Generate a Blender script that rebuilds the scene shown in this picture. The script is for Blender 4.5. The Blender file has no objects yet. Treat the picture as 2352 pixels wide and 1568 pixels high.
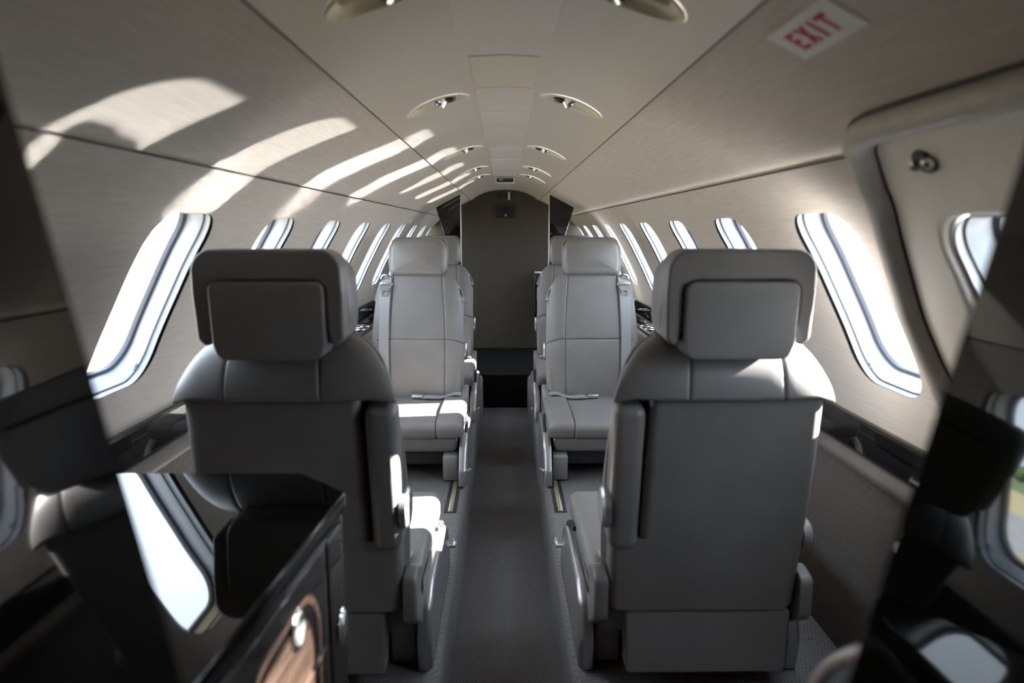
import bpy, bmesh, math, random
from mathutils import Vector, Matrix

random.seed(4)
scene = bpy.context.scene
COL = scene.collection
R = math.radians
ZC = 1.335                                  # eye height above the aisle carpet

# ------------------------------------------------------------------ camera
cam_d = bpy.data.cameras.new('camera')
cam = bpy.data.objects.new('camera', cam_d)
COL.objects.link(cam)
cam_d.sensor_fit = 'HORIZONTAL'
cam_d.sensor_width = 36.0
cam_d.lens = 24.0
cam_d.clip_start = 0.01
cam_d.clip_end = 2000
cam.location = (0, 0, ZC)
cam.rotation_euler = (R(90 - 9.27), 0, R(-0.58))
cam_d.dof.use_dof = True
cam_d.dof.focus_distance = 3.1
cam_d.dof.aperture_fstop = 2.8
scene.camera = cam

# ------------------------------------------------------------------ light
world = bpy.data.worlds.new('sky')
scene.world = world
world.use_nodes = True
bg = world.node_tree.nodes['Background']
bg.inputs[0].default_value = (0.76, 0.88, 1.0, 1)
bg.inputs[1].default_value = 9.0


def aim(o, d):
    o.rotation_euler = Vector(d).to_track_quat('-Z', 'Y').to_euler()


sun_d = bpy.data.lights.new('sun', 'SUN')
sun_d.energy = 105.0
sun_d.angle = R(0.53)
sun_d.color = (1.0, 0.95, 0.87)
sun = bpy.data.objects.new('sun', sun_d)
COL.objects.link(sun)
SUN_DIR = (-1.0, -0.15, -0.55)
aim(sun, SUN_DIR)

# added area lamps standing in for the low sun mirrored in the curved, polished wing skin: near-parallel beams, steeper towards the tail
for k, b in ((0, 0.163), (1, 0.208), (2, 0.22), (2, 0.31), (3, 0.265), (3, 0.345), (4, 0.34), (5, 0.34), (6, 0.34)):
    gd = Vector((-1.0, -0.41 if k else -0.34, b)).normalized()
    glint_d = bpy.data.lights.new('wing_glint_stand_in', 'AREA')
    glint_d.shape = 'RECTANGLE'
    glint_d.size = 0.5
    glint_d.size_y = 0.62
    glint_d.spread = R(0.9)
    glint_d.energy = 1.5
    glint_d.color = (1.0, 0.95, 0.87)
    glint = bpy.data.objects.new('wing_glint_stand_in', glint_d)
    COL.objects.link(glint)
    glint.location = Vector((0.75, 1.4415 + 0.592 * k, ZC - 0.15)) - gd * 2.6
    aim(glint, gd)

vs = scene.view_settings
vs.view_transform = 'Standard'
vs.look = 'None'
vs.exposure = 0.5
vs.gamma = 1.0
vs.use_curve_mapping = False
scene.cycles.use_denoising = True
scene.cycles.max_bounces = 10
scene.cycles.diffuse_bounces = 6
scene.cycles.glossy_bounces = 5
scene.cycles.transparent_max_bounces = 12
scene.cycles.sample_clamp_indirect = 12.0
scene.cycles.caustics_reflective = False
scene.cycles.caustics_refractive = False


# ------------------------------------------------------------------ materials
def new_mat(name):
    m = bpy.data.materials.new(name)
    m.use_nodes = True
    nt = m.node_tree
    return m, nt, nt.nodes['Principled BSDF']


def simple(name, col, rough=0.5, metal=0.0, coat=0.0, spec=0.5):
    m, nt, b = new_mat(name)
    b.inputs['Base Color'].default_value = (*col, 1)
    b.inputs['Roughness'].default_value = rough
    b.inputs['Metallic'].default_value = metal
    b.inputs['Coat Weight'].default_value = coat
    b.inputs['Coat Roughness'].default_value = 0.03
    b.inputs['Specular IOR Level'].default_value = spec
    return m


def noisy(name, c1, c2, scale, detail=4, rough=0.6, bump=0.0, bscale=None, coat=0.0, sheen=0.0, lo=0.35, hi=0.65, bdist=0.001):
    m, nt, b = new_mat(name)
    N, L = nt.nodes, nt.links
    tc = N.new('ShaderNodeTexCoord')
    mp = N.new('ShaderNodeMapping')
    mp.inputs['Scale'].default_value = scale
    L.new(tc.outputs['Object'], mp.inputs[0])
    no = N.new('ShaderNodeTexNoise')
    no.inputs['Scale'].default_value = 1.0
    no.inputs['Detail'].default_value = detail
    L.new(mp.outputs[0], no.inputs['Vector'])
    cr = N.new('ShaderNodeValToRGB')
    cr.color_ramp.elements[0].position = lo
    cr.color_ramp.elements[1].position = hi
    cr.color_ramp.elements[0].color = (*c1, 1)
    cr.color_ramp.elements[1].color = (*c2, 1)
    L.new(no.outputs[0], cr.inputs[0])
    L.new(cr.outputs[0], b.inputs['Base Color'])
    b.inputs['Roughness'].default_value = rough
    b.inputs['Coat Weight'].default_value = coat
    b.inputs['Coat Roughness'].default_value = 0.03
    b.inputs['Sheen Weight'].default_value = sheen
    if bump:
        src = no
        if bscale:
            mp2 = N.new('ShaderNodeMapping')
            mp2.inputs['Scale'].default_value = bscale
            L.new(tc.outputs['Object'], mp2.inputs[0])
            src = N.new('ShaderNodeTexNoise')
            src.inputs['Scale'].default_value = 1.0
            src.inputs['Detail'].default_value = 3
            L.new(mp2.outputs[0], src.inputs['Vector'])
        bu = N.new('ShaderNodeBump')
        bu.inputs['Strength'].default_value = bump
        bu.inputs['Distance'].default_value = bdist
        L.new(src.outputs[0], bu.inputs['Height'])
        L.new(bu.outputs[0], b.inputs['Normal'])
    return m


def dull(m):
    m.node_tree.nodes['Principled BSDF'].inputs['Specular IOR Level'].default_value = 0.05
    return m


def carpet_mat(name, c1, c2, c3):
    m, nt, b = new_mat(name)
    N, L = nt.nodes, nt.links
    tc = N.new('ShaderNodeTexCoord')
    br = N.new('ShaderNodeTexBrick')
    br.inputs['Scale'].default_value = 1.0
    br.inputs['Brick Width'].default_value = 0.0095
    br.inputs['Row Height'].default_value = 0.0135
    br.inputs['Mortar Size'].default_value = 0.0042
    br.inputs['Mortar Smooth'].default_value = 0.5
    br.inputs['Color1'].default_value = (*c1, 1)
    br.inputs['Color2'].default_value = (*c2, 1)
    br.inputs['Mortar'].default_value = (*c3, 1)
    no = N.new('ShaderNodeTexNoise')
    no.inputs['Scale'].default_value = 260.0
    no.inputs['Detail'].default_value = 2
    L.new(tc.outputs['Object'], br.inputs['Vector'])
    L.new(tc.outputs['Object'], no.inputs['Vector'])
    mx = N.new('ShaderNodeMix')
    mx.data_type = 'RGBA'
    mx.blend_type = 'OVERLAY'
    mx.inputs[0].default_value = 0.75
    L.new(br.outputs['Color'], mx.inputs[6])
    L.new(no.outputs[0], mx.inputs[7])
    L.new(mx.outputs[2], b.inputs['Base Color'])
    b.inputs['Roughness'].default_value = 0.95
    b.inputs['Specular IOR Level'].default_value = 0.15
    bu = N.new('ShaderNodeBump')
    bu.inputs['Strength'].default_value = 0.6
    bu.inputs['Distance'].default_value = 0.003
    L.new(no.outputs[0], bu.inputs['Height'])
    L.new(bu.outputs[0], b.inputs['Normal'])
    return m


def glass_mat(name):
    m = bpy.data.materials.new(name)
    m.use_nodes = True
    nt = m.node_tree
    N, L = nt.nodes, nt.links
    N.remove(N['Principled BSDF'])
    tr = N.new('ShaderNodeBsdfTransparent')
    tr.inputs[0].default_value = (0.96, 0.98, 1.0, 1)
    gl = N.new('ShaderNodeBsdfGlossy')
    gl.inputs['Roughness'].default_value = 0.02
    lw = N.new('ShaderNodeLayerWeight')          # two-sided Fresnel (Schlick)
    pw = N.new('ShaderNodeMath')
    pw.operation = 'POWER'
    pw.inputs[1].default_value = 5.0
    L.new(lw.outputs['Facing'], pw.inputs[0])
    fr = N.new('ShaderNodeMath')
    fr.operation = 'MULTIPLY_ADD'
    fr.inputs[1].default_value = 0.95
    fr.inputs[2].default_value = 0.04
    L.new(pw.outputs[0], fr.inputs[0])
    mx = N.new('ShaderNodeMixShader')
    L.new(fr.outputs[0], mx.inputs[0])
    L.new(tr.outputs[0], mx.inputs[1])
    L.new(gl.outputs[0], mx.inputs[2])
    L.new(mx.outputs[0], N['Material Output'].inputs[0])
    return m


def ground_mat():
    m, nt, b = new_mat('airfield')
    N, L = nt.nodes, nt.links
    tc = N.new('ShaderNodeTexCoord')
    sep = N.new('ShaderNodeSeparateXYZ')
    L.new(tc.outputs['Object'], sep.inputs[0])
    mr = N.new('ShaderNodeMapRange')
    mr.inputs[1].default_value = -200.0
    mr.inputs[2].default_value = 20.0
    L.new(sep.outputs[0], mr.inputs[0])
    no = N.new('ShaderNodeTexNoise')
    no.inputs['Scale'].default_value = 0.35
    no.inputs['Detail'].default_value = 6
    L.new(tc.outputs['Object'], no.inputs['Vector'])
    cr = N.new('ShaderNodeValToRGB')
    cr.color_ramp.interpolation = 'CONSTANT'
    e = cr.color_ramp.elements
    e[0].position = 0.0
    e[0].color = (0.07, 0.11, 0.035, 1)
    e[1].position = 0.45
    e[1].color = (0.30, 0.26, 0.14, 1)
    for p, c in ((0.70, (0.20, 0.21, 0.22)), (0.80, (0.27, 0.22, 0.12)), (0.89, (0.19, 0.195, 0.2)), (0.93, (0.26, 0.21, 0.12)),
                 (0.965, (0.34, 0.34, 0.335))):
        x = e.new(p)
        x.color = (*c, 1)
    L.new(mr.outputs[0], cr.inputs[0])
    mx = N.new('ShaderNodeMix')
    mx.data_type = 'RGBA'
    mx.blend_type = 'OVERLAY'
    mx.inputs[0].default_value = 0.5
    L.new(cr.outputs[0], mx.inputs[6])
    L.new(no.outputs[0], mx.inputs[7])
    L.new(mx.outputs[2], b.inputs['Base Color'])
    b.inputs['Roughness'].default_value = 0.95
    return m


M = dict(
    wall=noisy('linen_wall', (0.485, 0.45, 0.415), (0.585, 0.548, 0.508), (260, 11, 420), detail=2, rough=0.8, bump=0.2, bdist=0.0005, lo=0.3, hi=0.7),
    upper=noisy('linen_upper', (0.485, 0.45, 0.415), (0.585, 0.548, 0.508), (330, 11, 330), detail=2, rough=0.8, bump=0.2, bdist=0.0005, lo=0.3, hi=0.7),
    ceiling=simple('ceiling_cream', (0.64, 0.612, 0.575), 0.32),
    panel=simple('access_panel_cream', (0.64, 0.612, 0.575), 0.4),
    speaker=noisy('speaker_cloth', (0.50, 0.48, 0.40), (0.56, 0.53, 0.45), (900, 900, 900), rough=0.8),
    leather=noisy('leather_grey', (0.205, 0.195, 0.192), (0.23, 0.219, 0.216), (8, 8, 8), rough=0.40, bump=0.12, bscale=(420, 420, 420), bdist=0.0006),
    leather2=noisy('leather_taupe', (0.11, 0.095, 0.086), (0.13, 0.114, 0.104), (8, 8, 8), rough=0.5, bump=0.12, bscale=(420, 420, 420), bdist=0.0006),
    headliner=simple('dimming_headliner', (0.25, 0.235, 0.22), 0.9),  # out of view, toned down to cut bounce on the front seat backs
    belt=noisy('belt_webbing', (0.27, 0.27, 0.28), (0.33, 0.33, 0.34), (900, 60, 900), rough=0.55),
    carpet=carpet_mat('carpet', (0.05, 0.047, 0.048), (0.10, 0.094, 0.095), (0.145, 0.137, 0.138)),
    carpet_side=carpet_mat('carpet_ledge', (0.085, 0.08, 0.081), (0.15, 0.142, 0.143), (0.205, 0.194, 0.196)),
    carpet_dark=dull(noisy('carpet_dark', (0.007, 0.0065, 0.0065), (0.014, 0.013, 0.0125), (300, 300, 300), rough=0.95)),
    lowwall=noisy('sidewall_carpet', (0.085, 0.073, 0.066), (0.12, 0.104, 0.096), (400, 60, 400), rough=0.9),
    backwall=noisy('bulkhead_cloth', (0.058, 0.049, 0.036), (0.072, 0.061, 0.045), (300, 300, 40), rough=0.85),
    black=simple('black_lacquer', (0.004, 0.0038, 0.004), 0.035),
    veneer=noisy('dark_veneer', (0.006, 0.004, 0.0035), (0.028, 0.017, 0.012), (160, 5, 160), detail=5, rough=0.25, coat=1.0),
    rubber=simple('black_rubber', (0.012, 0.012, 0.014), 0.6),
    gasket=simple('window_gasket', (0.05, 0.055, 0.075), 0.5),
    liner=simple('window_liner', (0.40, 0.42, 0.46), 0.25),
    glass=glass_mat('window_glass'),
    chrome=simple('chrome', (0.85, 0.85, 0.86), 0.12, 1.0),
    satin=simple('satin_silver', (0.45, 0.45, 0.47), 0.33, 0.8),
    steel=simple('brushed_steel', (0.62, 0.61, 0.6), 0.35, 1.0),
    brass=simple('track_rail', (0.42, 0.38, 0.30), 0.45, 0.8),
    plastic=simple('grey_plastic', (0.27, 0.26, 0.255), 0.45),
    dark=simple('dark_plastic', (0.02, 0.02, 0.022), 0.4),
    seal=noisy('door_seal_leather', (0.43, 0.405, 0.365), (0.50, 0.47, 0.43), (20, 20, 20), rough=0.5, bump=0.3, bscale=(60, 220, 60), bdist=0.002),
    door=noisy('door_leather', (0.70, 0.665, 0.585), (0.74, 0.70, 0.62), (10, 10, 10), rough=0.5),
    psu=simple('cream_plastic', (0.72, 0.68, 0.58), 0.35),
    lens=simple('lamp_lens', (0.35, 0.40, 0.41), 0.15),
    sign=simple('sign_white', (0.74, 0.73, 0.75), 0.4),
    red=simple('sign_red', (0.50, 0.022, 0.02), 0.45),
    white=simple('white_paint', (0.8, 0.8, 0.8), 0.35),
    ground=ground_mat(),
    leaf=noisy('tree_leaf', (0.015, 0.035, 0.01), (0.05, 0.09, 0.025), (1.5, 1.5, 1.5), rough=0.9),
    bark=simple('bark', (0.06, 0.045, 0.03), 0.9),
    wing=simple('wing_paint', (0.62, 0.63, 0.65), 0.25),
)


# ------------------------------------------------------------------ mesh helpers
class MB:
    def __init__(s):
        s.v = []
        s.f = []

    def add(s, verts):
        i = len(s.v)
        s.v += [tuple(p) for p in verts]
        return i

    def loops(s, loops, closed=True, cap0=False, cap1=False):
        n = len(loops[0])
        idx = [s.add(l) for l in loops]
        for a, b in zip(idx, idx[1:]):
            for i in range(n if closed else n - 1):
                j = (i + 1) % n
                s.f.append((a + i, a + j, b + j, b + i))
        if cap0:
            s.f.append(tuple(idx[0] + i for i in reversed(range(n))))
        if cap1:
            s.f.append(tuple(idx[-1] + i for i in range(n)))
        return s

    def box(s, x0, x1, y0, y1, z0, z1):
        return s.loops([[(x0, y0, z0), (x1, y0, z0), (x1, y1, z0), (x0, y1, z0)], [(x0, y0, z1), (x1, y0, z1), (x1, y1, z1), (x0, y1, z1)]], True, True, True)

    def tube(s, path, r, n=10, caps=True, rx=None):
        path = [Vector(p) for p in path]
        up = None
        ls = []
        for i, p in enumerate(path):
            t = (path[min(i + 1, len(path) - 1)] - path[max(i - 1, 0)]).normalized()
            if up is None:
                up = Vector((0, 0, 1)) if abs(t.z) < 0.9 else Vector((1, 0, 0))
            side = t.cross(up).normalized()
            up = side.cross(t).normalized()
            ls.append([p + side * (math.cos(2 * math.pi * k / n) * (rx or r)) + up * (math.sin(2 * math.pi * k / n) * r) for k in range(n)])
        return s.loops(ls, True, caps, caps)

    def disc(s, c, ax, r, h, n=24, bev=0.0):
        c, ax = Vector(c), Vector(ax).normalized()
        u = ax.orthogonal().normalized()
        w = ax.cross(u)
        ls = []
        for rr, hh in ((r, 0), (r, h - bev), (r - bev, h)) if bev else ((r, 0), (r, h)):
            ls.append([c + ax * hh + (u * math.cos(2 * math.pi * k / n) + w * math.sin(2 * math.pi * k / n)) * rr for k in range(n)])
        return s.loops(ls, True, True, True)

    def build(s, name, mat, parent=None, smooth=True, sharp=35):
        me = bpy.data.meshes.new(name)
        me.from_pydata(s.v, [], s.f)
        bm = bmesh.new()
        bm.from_mesh(me)
        bmesh.ops.recalc_face_normals(bm, faces=bm.faces)
        if smooth:
            for f in bm.faces:
                f.smooth = True
            for e in bm.edges:
                if len(e.link_faces) == 2 and e.calc_face_angle(0) > R(sharp):
                    e.smooth = False
        bm.to_mesh(me)
        bm.free()
        me.materials.append(M[mat] if isinstance(mat, str) else mat)
        o = bpy.data.objects.new(name, me)
        COL.objects.link(o)
        o.parent = parent
        return o


def rbox(name, mat, parent, x0, x1, y0, y1, z0, z1, r=0.01, seg=3, M4=None):
    bm = bmesh.new()
    bmesh.ops.create_cube(bm, size=1)
    for v in bm.verts:
        v.co = Vector(((x0 + x1) / 2 + v.co.x * (x1 - x0), (y0 + y1) / 2 + v.co.y * (y1 - y0), (z0 + z1) / 2 + v.co.z * (z1 - z0)))
    r = min(r, 0.49 * min(x1 - x0, y1 - y0, z1 - z0))
    bmesh.ops.bevel(bm, geom=bm.edges[:], offset=r, segments=seg, profile=0.5, affect='EDGES')
    if M4:
        bm.transform(M4)
    for f in bm.faces:
        f.smooth = True
    me = bpy.data.meshes.new(name)
    bm.to_mesh(me)
    bm.free()
    me.materials.append(M[mat])
    o = bpy.data.objects.new(name, me)
    COL.objects.link(o)
    o.parent = parent
    return o


def round_poly(pts, rad, seg=5):
    """rounds the corners of a closed 2-D polygon"""
    out = []
    n = len(pts)
    for i in range(n):
        p0, p, p1 = Vector(pts[i - 1]), Vector(pts[i]), Vector(pts[(i + 1) % n])
        r = rad[i] if isinstance(rad, (list, tuple)) else rad
        a, b = (p0 - p), (p1 - p)
        la, lb = a.length, b.length
        a.normalize()
        b.normalize()
        ang = a.angle(b)
        if r <= 0 or ang > 3.1:
            out.append(tuple(p))
            continue
        d = min(r / math.tan(ang / 2), 0.48 * la, 0.48 * lb)
        rr = d * math.tan(ang / 2)
        bis = (a + b).normalized()
        c = p + bis * (rr / math.sin(ang / 2))
        s, e = p + a * d - c, p + b * d - c
        a0 = math.atan2(s.y, s.x)
        a1 = math.atan2(e.y, e.x)
        da = (a1 - a0 + math.pi) % (2 * math.pi) - math.pi
        for k in range(seg + 1):
            t = a0 + da * k / seg
            out.append((c.x + rr * math.cos(t), c.y + rr * math.sin(t)))
    return out


def inset(poly, d):
    n = len(poly)
    area = sum(poly[i - 1][0] * poly[i][1] - poly[i][0] * poly[i - 1][1] for i in range(n))
    sg = 1 if area > 0 else -1
    out = []
    for i in range(n):
        a, p, b = Vector(poly[i - 1]), Vector(poly[i]), Vector(poly[(i + 1) % n])
        t = (b - a)
        if t.length < 1e-9:
            t = Vector((1, 0))
        t.normalize()
        nn = Vector((-t.y, t.x)) * sg
        out.append(tuple(p + nn * d))
    return out


def prism(name, mat, parent, outline, d0, d1, r0, r1, fn, seg=4, sharp=50, puff=0.0):
    """outline (u,v) extruded from d0 to d1 with rounded rims; fn(u,v,d) places it"""
    m = MB()
    ls = []
    sg = 1 if d1 > d0 else -1
    for k in range(seg + 1 if r0 > 0 else 1):
        t = k / seg * math.pi / 2 if r0 > 0 else 0
        ins, dd = (r0 * (1 - math.sin(t)), r0 * (1 - math.cos(t))) if r0 > 0 else (0, 0)
        ls.append([fn(u, v, d0 + sg * dd) for u, v in inset(outline, ins)])
    for k in range(seg + 1 if r1 > 0 else 1):
        t = k / seg * math.pi / 2 if r1 > 0 else 0
        ins, dd = (r1 * (1 - math.cos(t)), r1 * (1 - math.sin(t))) if r1 > 0 else (0, 0)
        ls.append([fn(u, v, d1 - sg * dd) for u, v in inset(outline, ins)])
    if puff:
        last = inset(outline, r1)
        cu, cv = sum(p[0] for p in last) / len(last), sum(p[1] for p in last) / len(last)
        hu, hv = max(abs(p[0] - cu) for p in last), max(abs(p[1] - cv) for p in last)
        for k in (.9, .75, .55, .3, .04):
            ls.append([fn(cu + (u - cu) * k, cv + (v - cv) * k, d1 + sg * puff * max(0, 1 - (k * (u - cu) / hu) ** 2) * max(0, 1 - (k * (v - cv) / hv) ** 2)) for u, v in last])
    m.loops(ls, True, True, True)
    o = m.build(name, mat, parent, sharp=sharp)
    nl = len(outline)
    for p in o.data.polygons:
        if len(p.vertices) == nl and nl > 4 and not puff:
            p.use_smooth = False
    return o


def edges_list(a0, a1, r, n):
    pts = [a0 + r * t for t in (0, .06, .2, .45, .75)] + [a0 + r + (a1 - a0 - 2 * r) * k / n for k in range(n + 1)] + [a1 - r * t for t in (.75, .45, .2, .06, 0)]
    return pts


def pad(name, mat, parent, S, a0, a1, b0, b1, ra, rb, na=6, nb=8, r=0.008, thick=0.03, ref=(0, 1, 0)):
    """upholstered patch over S(a,b); ra, rb: parameter width of the rounded rim; r: its depth"""
    A, B = edges_list(a0, a1, ra, na), edges_list(b0, b1, rb, nb)
    ref = Vector(ref)
    ac, bc, e = (a0 + a1) / 2, (b0 + b1) / 2, 1e-3
    nc = (Vector(S(ac + e, bc)) - Vector(S(ac - e, bc))).cross(Vector(S(ac, bc + e)) - Vector(S(ac, bc - e)))
    sgn = -1 if nc.dot(ref) < 0 else 1

    def drop(x, x0, x1, rr):
        d = min(x - x0, x1 - x, rr) / rr
        return r * (math.sqrt(max(0, 1 - (1 - d) ** 2)) - 1)
    P = []
    for a in A:
        row = []
        for b in B:
            p = Vector(S(a, b))
            n = (Vector(S(a + e, b)) - Vector(S(a - e, b))).cross(Vector(S(a, b + e)) - Vector(S(a, b - e))).normalized()
            n = n * sgn
            row.append((p, n, drop(a, a0, a1, ra) + drop(b, b0, b1, rb)))
        P.append(row)
    m = MB()
    m.loops([[p + n * d for p, n, d in row] for row in P], False)
    rim = [P[i][0] for i in range(len(A))] + [P[-1][j] for j in range(1, len(B))] + [P[i][-1] for i in reversed(range(len(A) - 1))] + [P[0][j] for j in reversed(range(1, len(B) - 1))]
    m.loops([[p + n * d for p, n, d in rim], [p + n * (d - thick) for p, n, d in rim]], True, False, True)
    o = m.build(name, mat, parent, sharp=60)
    return o


def empty(name, loc=(0, 0, 0), rot=(0, 0, 0)):
    o = bpy.data.objects.new(name, None)
    COL.objects.link(o)
    o.location = loc
    o.rotation_euler = rot
    o.empty_display_size = 0.1
    return o


def tag(o, label=None, cat=None, group=None, kind=None):
    if label:
        o['label'] = label
    if cat:
        o['category'] = cat
    if group:
        o['group'] = group
    if kind:
        o['kind'] = kind
    return o


def copy_tree(o, parent=None):
    c = o.copy()
    COL.objects.link(c)
    c.parent = parent
    for ch in [x for x in o.children]:
        copy_tree(ch, c)
    return c


# ------------------------------------------------------------------ cabin cross-section (x, height relative to the eye)
def catmull(pts, n=6):
    out = []
    P = [pts[0]] + list(pts) + [pts[-1]]
    for i in range(1, len(P) - 2):
        for k in range(n):
            t = k / n
            out.append(tuple(0.5 * ((2 * P[i][j]) + (-P[i - 1][j] + P[i + 1][j]) * t + (2 * P[i - 1][j] - 5 * P[i][j] + 4 * P[i + 1][j] - P[i + 2][j]) * t * t
                                    + (-P[i - 1][j] + 3 * P[i][j] - 3 * P[i + 1][j] + P[i + 2][j]) * t ** 3) for j in range(len(pts[0]))))
    out.append(tuple(pts[-1]))
    return out


class Prof:
    def __init__(s, pts):
        s.p = catmull(pts)
        s.s = [0]
        for a, b in zip(s.p, s.p[1:]):
            s.s.append(s.s[-1] + math.dist(a, b))
        s.L = s.s[-1]

    def at(s, t):
        i = 0
        while i < len(s.s) - 2 and s.s[i + 1] < t:
            i += 1
        u = (t - s.s[i]) / (s.s[i + 1] - s.s[i])
        a, b = s.p[i], s.p[i + 1]
        return a[0] + (b[0] - a[0]) * u, a[1] + (b[1] - a[1]) * u

    def nrm(s, t):                       # outward (away from the cabin)
        a, b = s.at(max(0, t - .012)), s.at(min(s.L, t + .012))
        dx, dz = b[0] - a[0], b[1] - a[1]
        l = math.hypot(dx, dz)
        return -dz / l, dx / l

    def s_of_h(s, h):
        lo, hi = 0, s.L
        for _ in range(50):
            mid = (lo + hi) / 2
            if s.at(mid)[1] > h:
                lo = mid
            else:
                hi = mid
        return lo

    def s_of_x(s, x):
        lo, hi = 0, s.L
        for _ in range(50):
            mid = (lo + hi) / 2
            if s.at(mid)[0] < x:
                lo = mid
            else:
                hi = mid
        return lo

    def W(s, side, y, t, off=0.0):
        x, h = s.at(t)
        if off:
            nx, nz = s.nrm(t)
            x += nx * off
            h += nz * off
        return Vector((side * x, y, ZC + h))


CEIL = Prof([(0, .356), (.10, .349), (.18, .330), (.25, .298), (.30, .262)])
UPPER = Prof([(.307, .2655), (.36, .238), (.43, .203), (.50, .164), (.566, .121)])
LOWER = Prof([(.561, .116), (.605, .072), (.64, .034), (.70, -.058), (.748, -.147), (.798, -.245), (.838, -.337), (.862, -.41), (.872, -.456)])
FULL = Prof([(.561, .116), (.605, .072), (.64, .034), (.70, -.058), (.748, -.147), (.798, -.245), (.838, -.337), (.862, -.41), (.872, -.456), (.874, -.6), (.868, -1.07)])
Y0, Y1 = -0.7, 7.2
YH = 0.5                                    # cabin trim starts here, an unseen headliner is added forward of it to cut bounce light
PITCH, WC0 = 0.592, 1.4415                  # window pitch, centre of the first one
H_FLOOR = -1.08                             # raised floor under the seats
ZF = ZC + H_FLOOR




def grid(m, fn, us, vs):
    m.loops([[fn(u, v) for v in vs] for u in us], False)


def lin(a, b, n):
    return [a + (b - a) * k / n for k in range(n + 1)]


# ------------------------------------------------------------------ floor
m = MB()
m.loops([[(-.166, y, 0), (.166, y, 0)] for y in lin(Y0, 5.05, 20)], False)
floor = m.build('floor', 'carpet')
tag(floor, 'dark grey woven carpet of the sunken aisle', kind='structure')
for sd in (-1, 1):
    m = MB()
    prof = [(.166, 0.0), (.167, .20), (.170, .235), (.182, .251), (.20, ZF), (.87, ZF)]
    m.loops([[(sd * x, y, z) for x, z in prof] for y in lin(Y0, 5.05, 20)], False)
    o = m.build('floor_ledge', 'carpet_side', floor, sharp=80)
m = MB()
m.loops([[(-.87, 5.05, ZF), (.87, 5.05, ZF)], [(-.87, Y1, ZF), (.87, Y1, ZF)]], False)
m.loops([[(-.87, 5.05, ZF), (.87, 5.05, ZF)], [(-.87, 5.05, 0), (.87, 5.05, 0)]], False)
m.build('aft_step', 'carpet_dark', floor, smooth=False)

# ------------------------------------------------------------------ ceiling
m = MB()
ts = lin(0, CEIL.L, 14)
PSU_Y = (1.03, 1.88, 2.98, 3.9, 4.45)
PSU_S = CEIL.s_of_x(.178)


def psu_loop(y, ka=1.0, kb=1.0, ds=0.0, n_=40):
    return [(y + .054 * kb * math.sin(2 * math.pi * k / n_), PSU_S + ds + .082 * ka * math.cos(2 * math.pi * k / n_)) for k in range(n_)]


def psu_cell(y0, y1):
    cy = (y0 + y1) / 2
    C = [(y0, 0), (y1, 0), (y1, CEIL.L), (y0, CEIL.L)]
    rc = []
    for a, b in zip(C, C[1:] + C[:1]):
        rc += [(a[0] + (b[0] - a[0]) * k / 14, a[1] + (b[1] - a[1]) * k / 14) for k in range(14)]
    hole = []
    for y, s in rc:
        dy, ds = y - cy, s - PSU_S
        k = 1 / math.sqrt((dy / .054) ** 2 + (ds / .082) ** 2)
        hole.append((cy + dy * k, PSU_S + ds * k))
    return rc, hole


for sd in (-1, 1):
    ycur = YH
    for y in PSU_Y:
        y0, y1 = y - .13, y + .13
        rc, hole = psu_cell(y0, y1)
        sv = ts
        grid(m, lambda yy, t: CEIL.W(sd, yy, t), lin(ycur, y0, 4), sv)
        m.loops([[CEIL.W(sd, h[0] + (q[0] - h[0]) * t, h[1] + (q[1] - h[1]) * t) for h, q in zip(hole, rc)] for t in (0, .15, .3, .5, .7, .85, 1)], True)
        ycur = y1
    grid(m, lambda yy, t: CEIL.W(sd, yy, t), lin(ycur, Y1, 8), sv)
grid(m, lambda yy, x: Vector((x, yy, ZC + .3575)), [YH, Y1], [-.02, .02])
ceiling = tag(m.build('ceiling', 'ceiling'), 'cream arched ceiling panel running the length of the cabin', kind='structure')
m = MB()
m.loops([[CEIL.W(-1, y, t) for t in reversed(ts)] + [CEIL.W(1, y, t) for t in ts[1:]] for y in (Y0, YH)], False)
m.build('dimming_headliner', 'headliner', ceiling)
for sd in (-1, 1):                          # dark shadow gap beside the ceiling panel
    m = MB()
    m.loops([[CEIL.W(sd, y, CEIL.L), CEIL.W(sd, y, CEIL.L, .012), UPPER.W(sd, y, 0, .012), UPPER.W(sd, y, 0)] for y in (Y0, Y1)], False)
    m.build('shadow_gap', 'rubber', ceiling, smooth=False)


def ceil_S(a, b):
    return CEIL.W(1 if a >= 0 else -1, b, abs(a), -.0025)


for nm, mt, y0, y1, hw in (('access_panel', 'panel', .72, 1.30, .088), ('speaker_panel', 'speaker', 1.475, 1.775, .076), ('access_panel', 'panel', 1.79, 2.08, .076),
                           ('access_panel', 'panel', 2.14, 2.42, .076), ('access_panel', 'panel', 2.49, 2.74, .076), ('access_panel', 'panel', 3.05, 3.5, .076),
                           ('access_panel', 'panel', 3.56, 4.2, .076), ('speaker_panel', 'speaker', 4.26, 4.56, .076)):
    pad(nm, mt, ceiling, ceil_S, -hw, hw, y0, y1, .003, .003, 8, 4, r=.003, thick=.002, ref=(0, 0, -1))

# ------------------------------------------------------------------ walls with window openings
NW = 96
S_T, S_B = LOWER.s_of_h(.034), LOWER.s_of_h(-.345)


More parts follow.
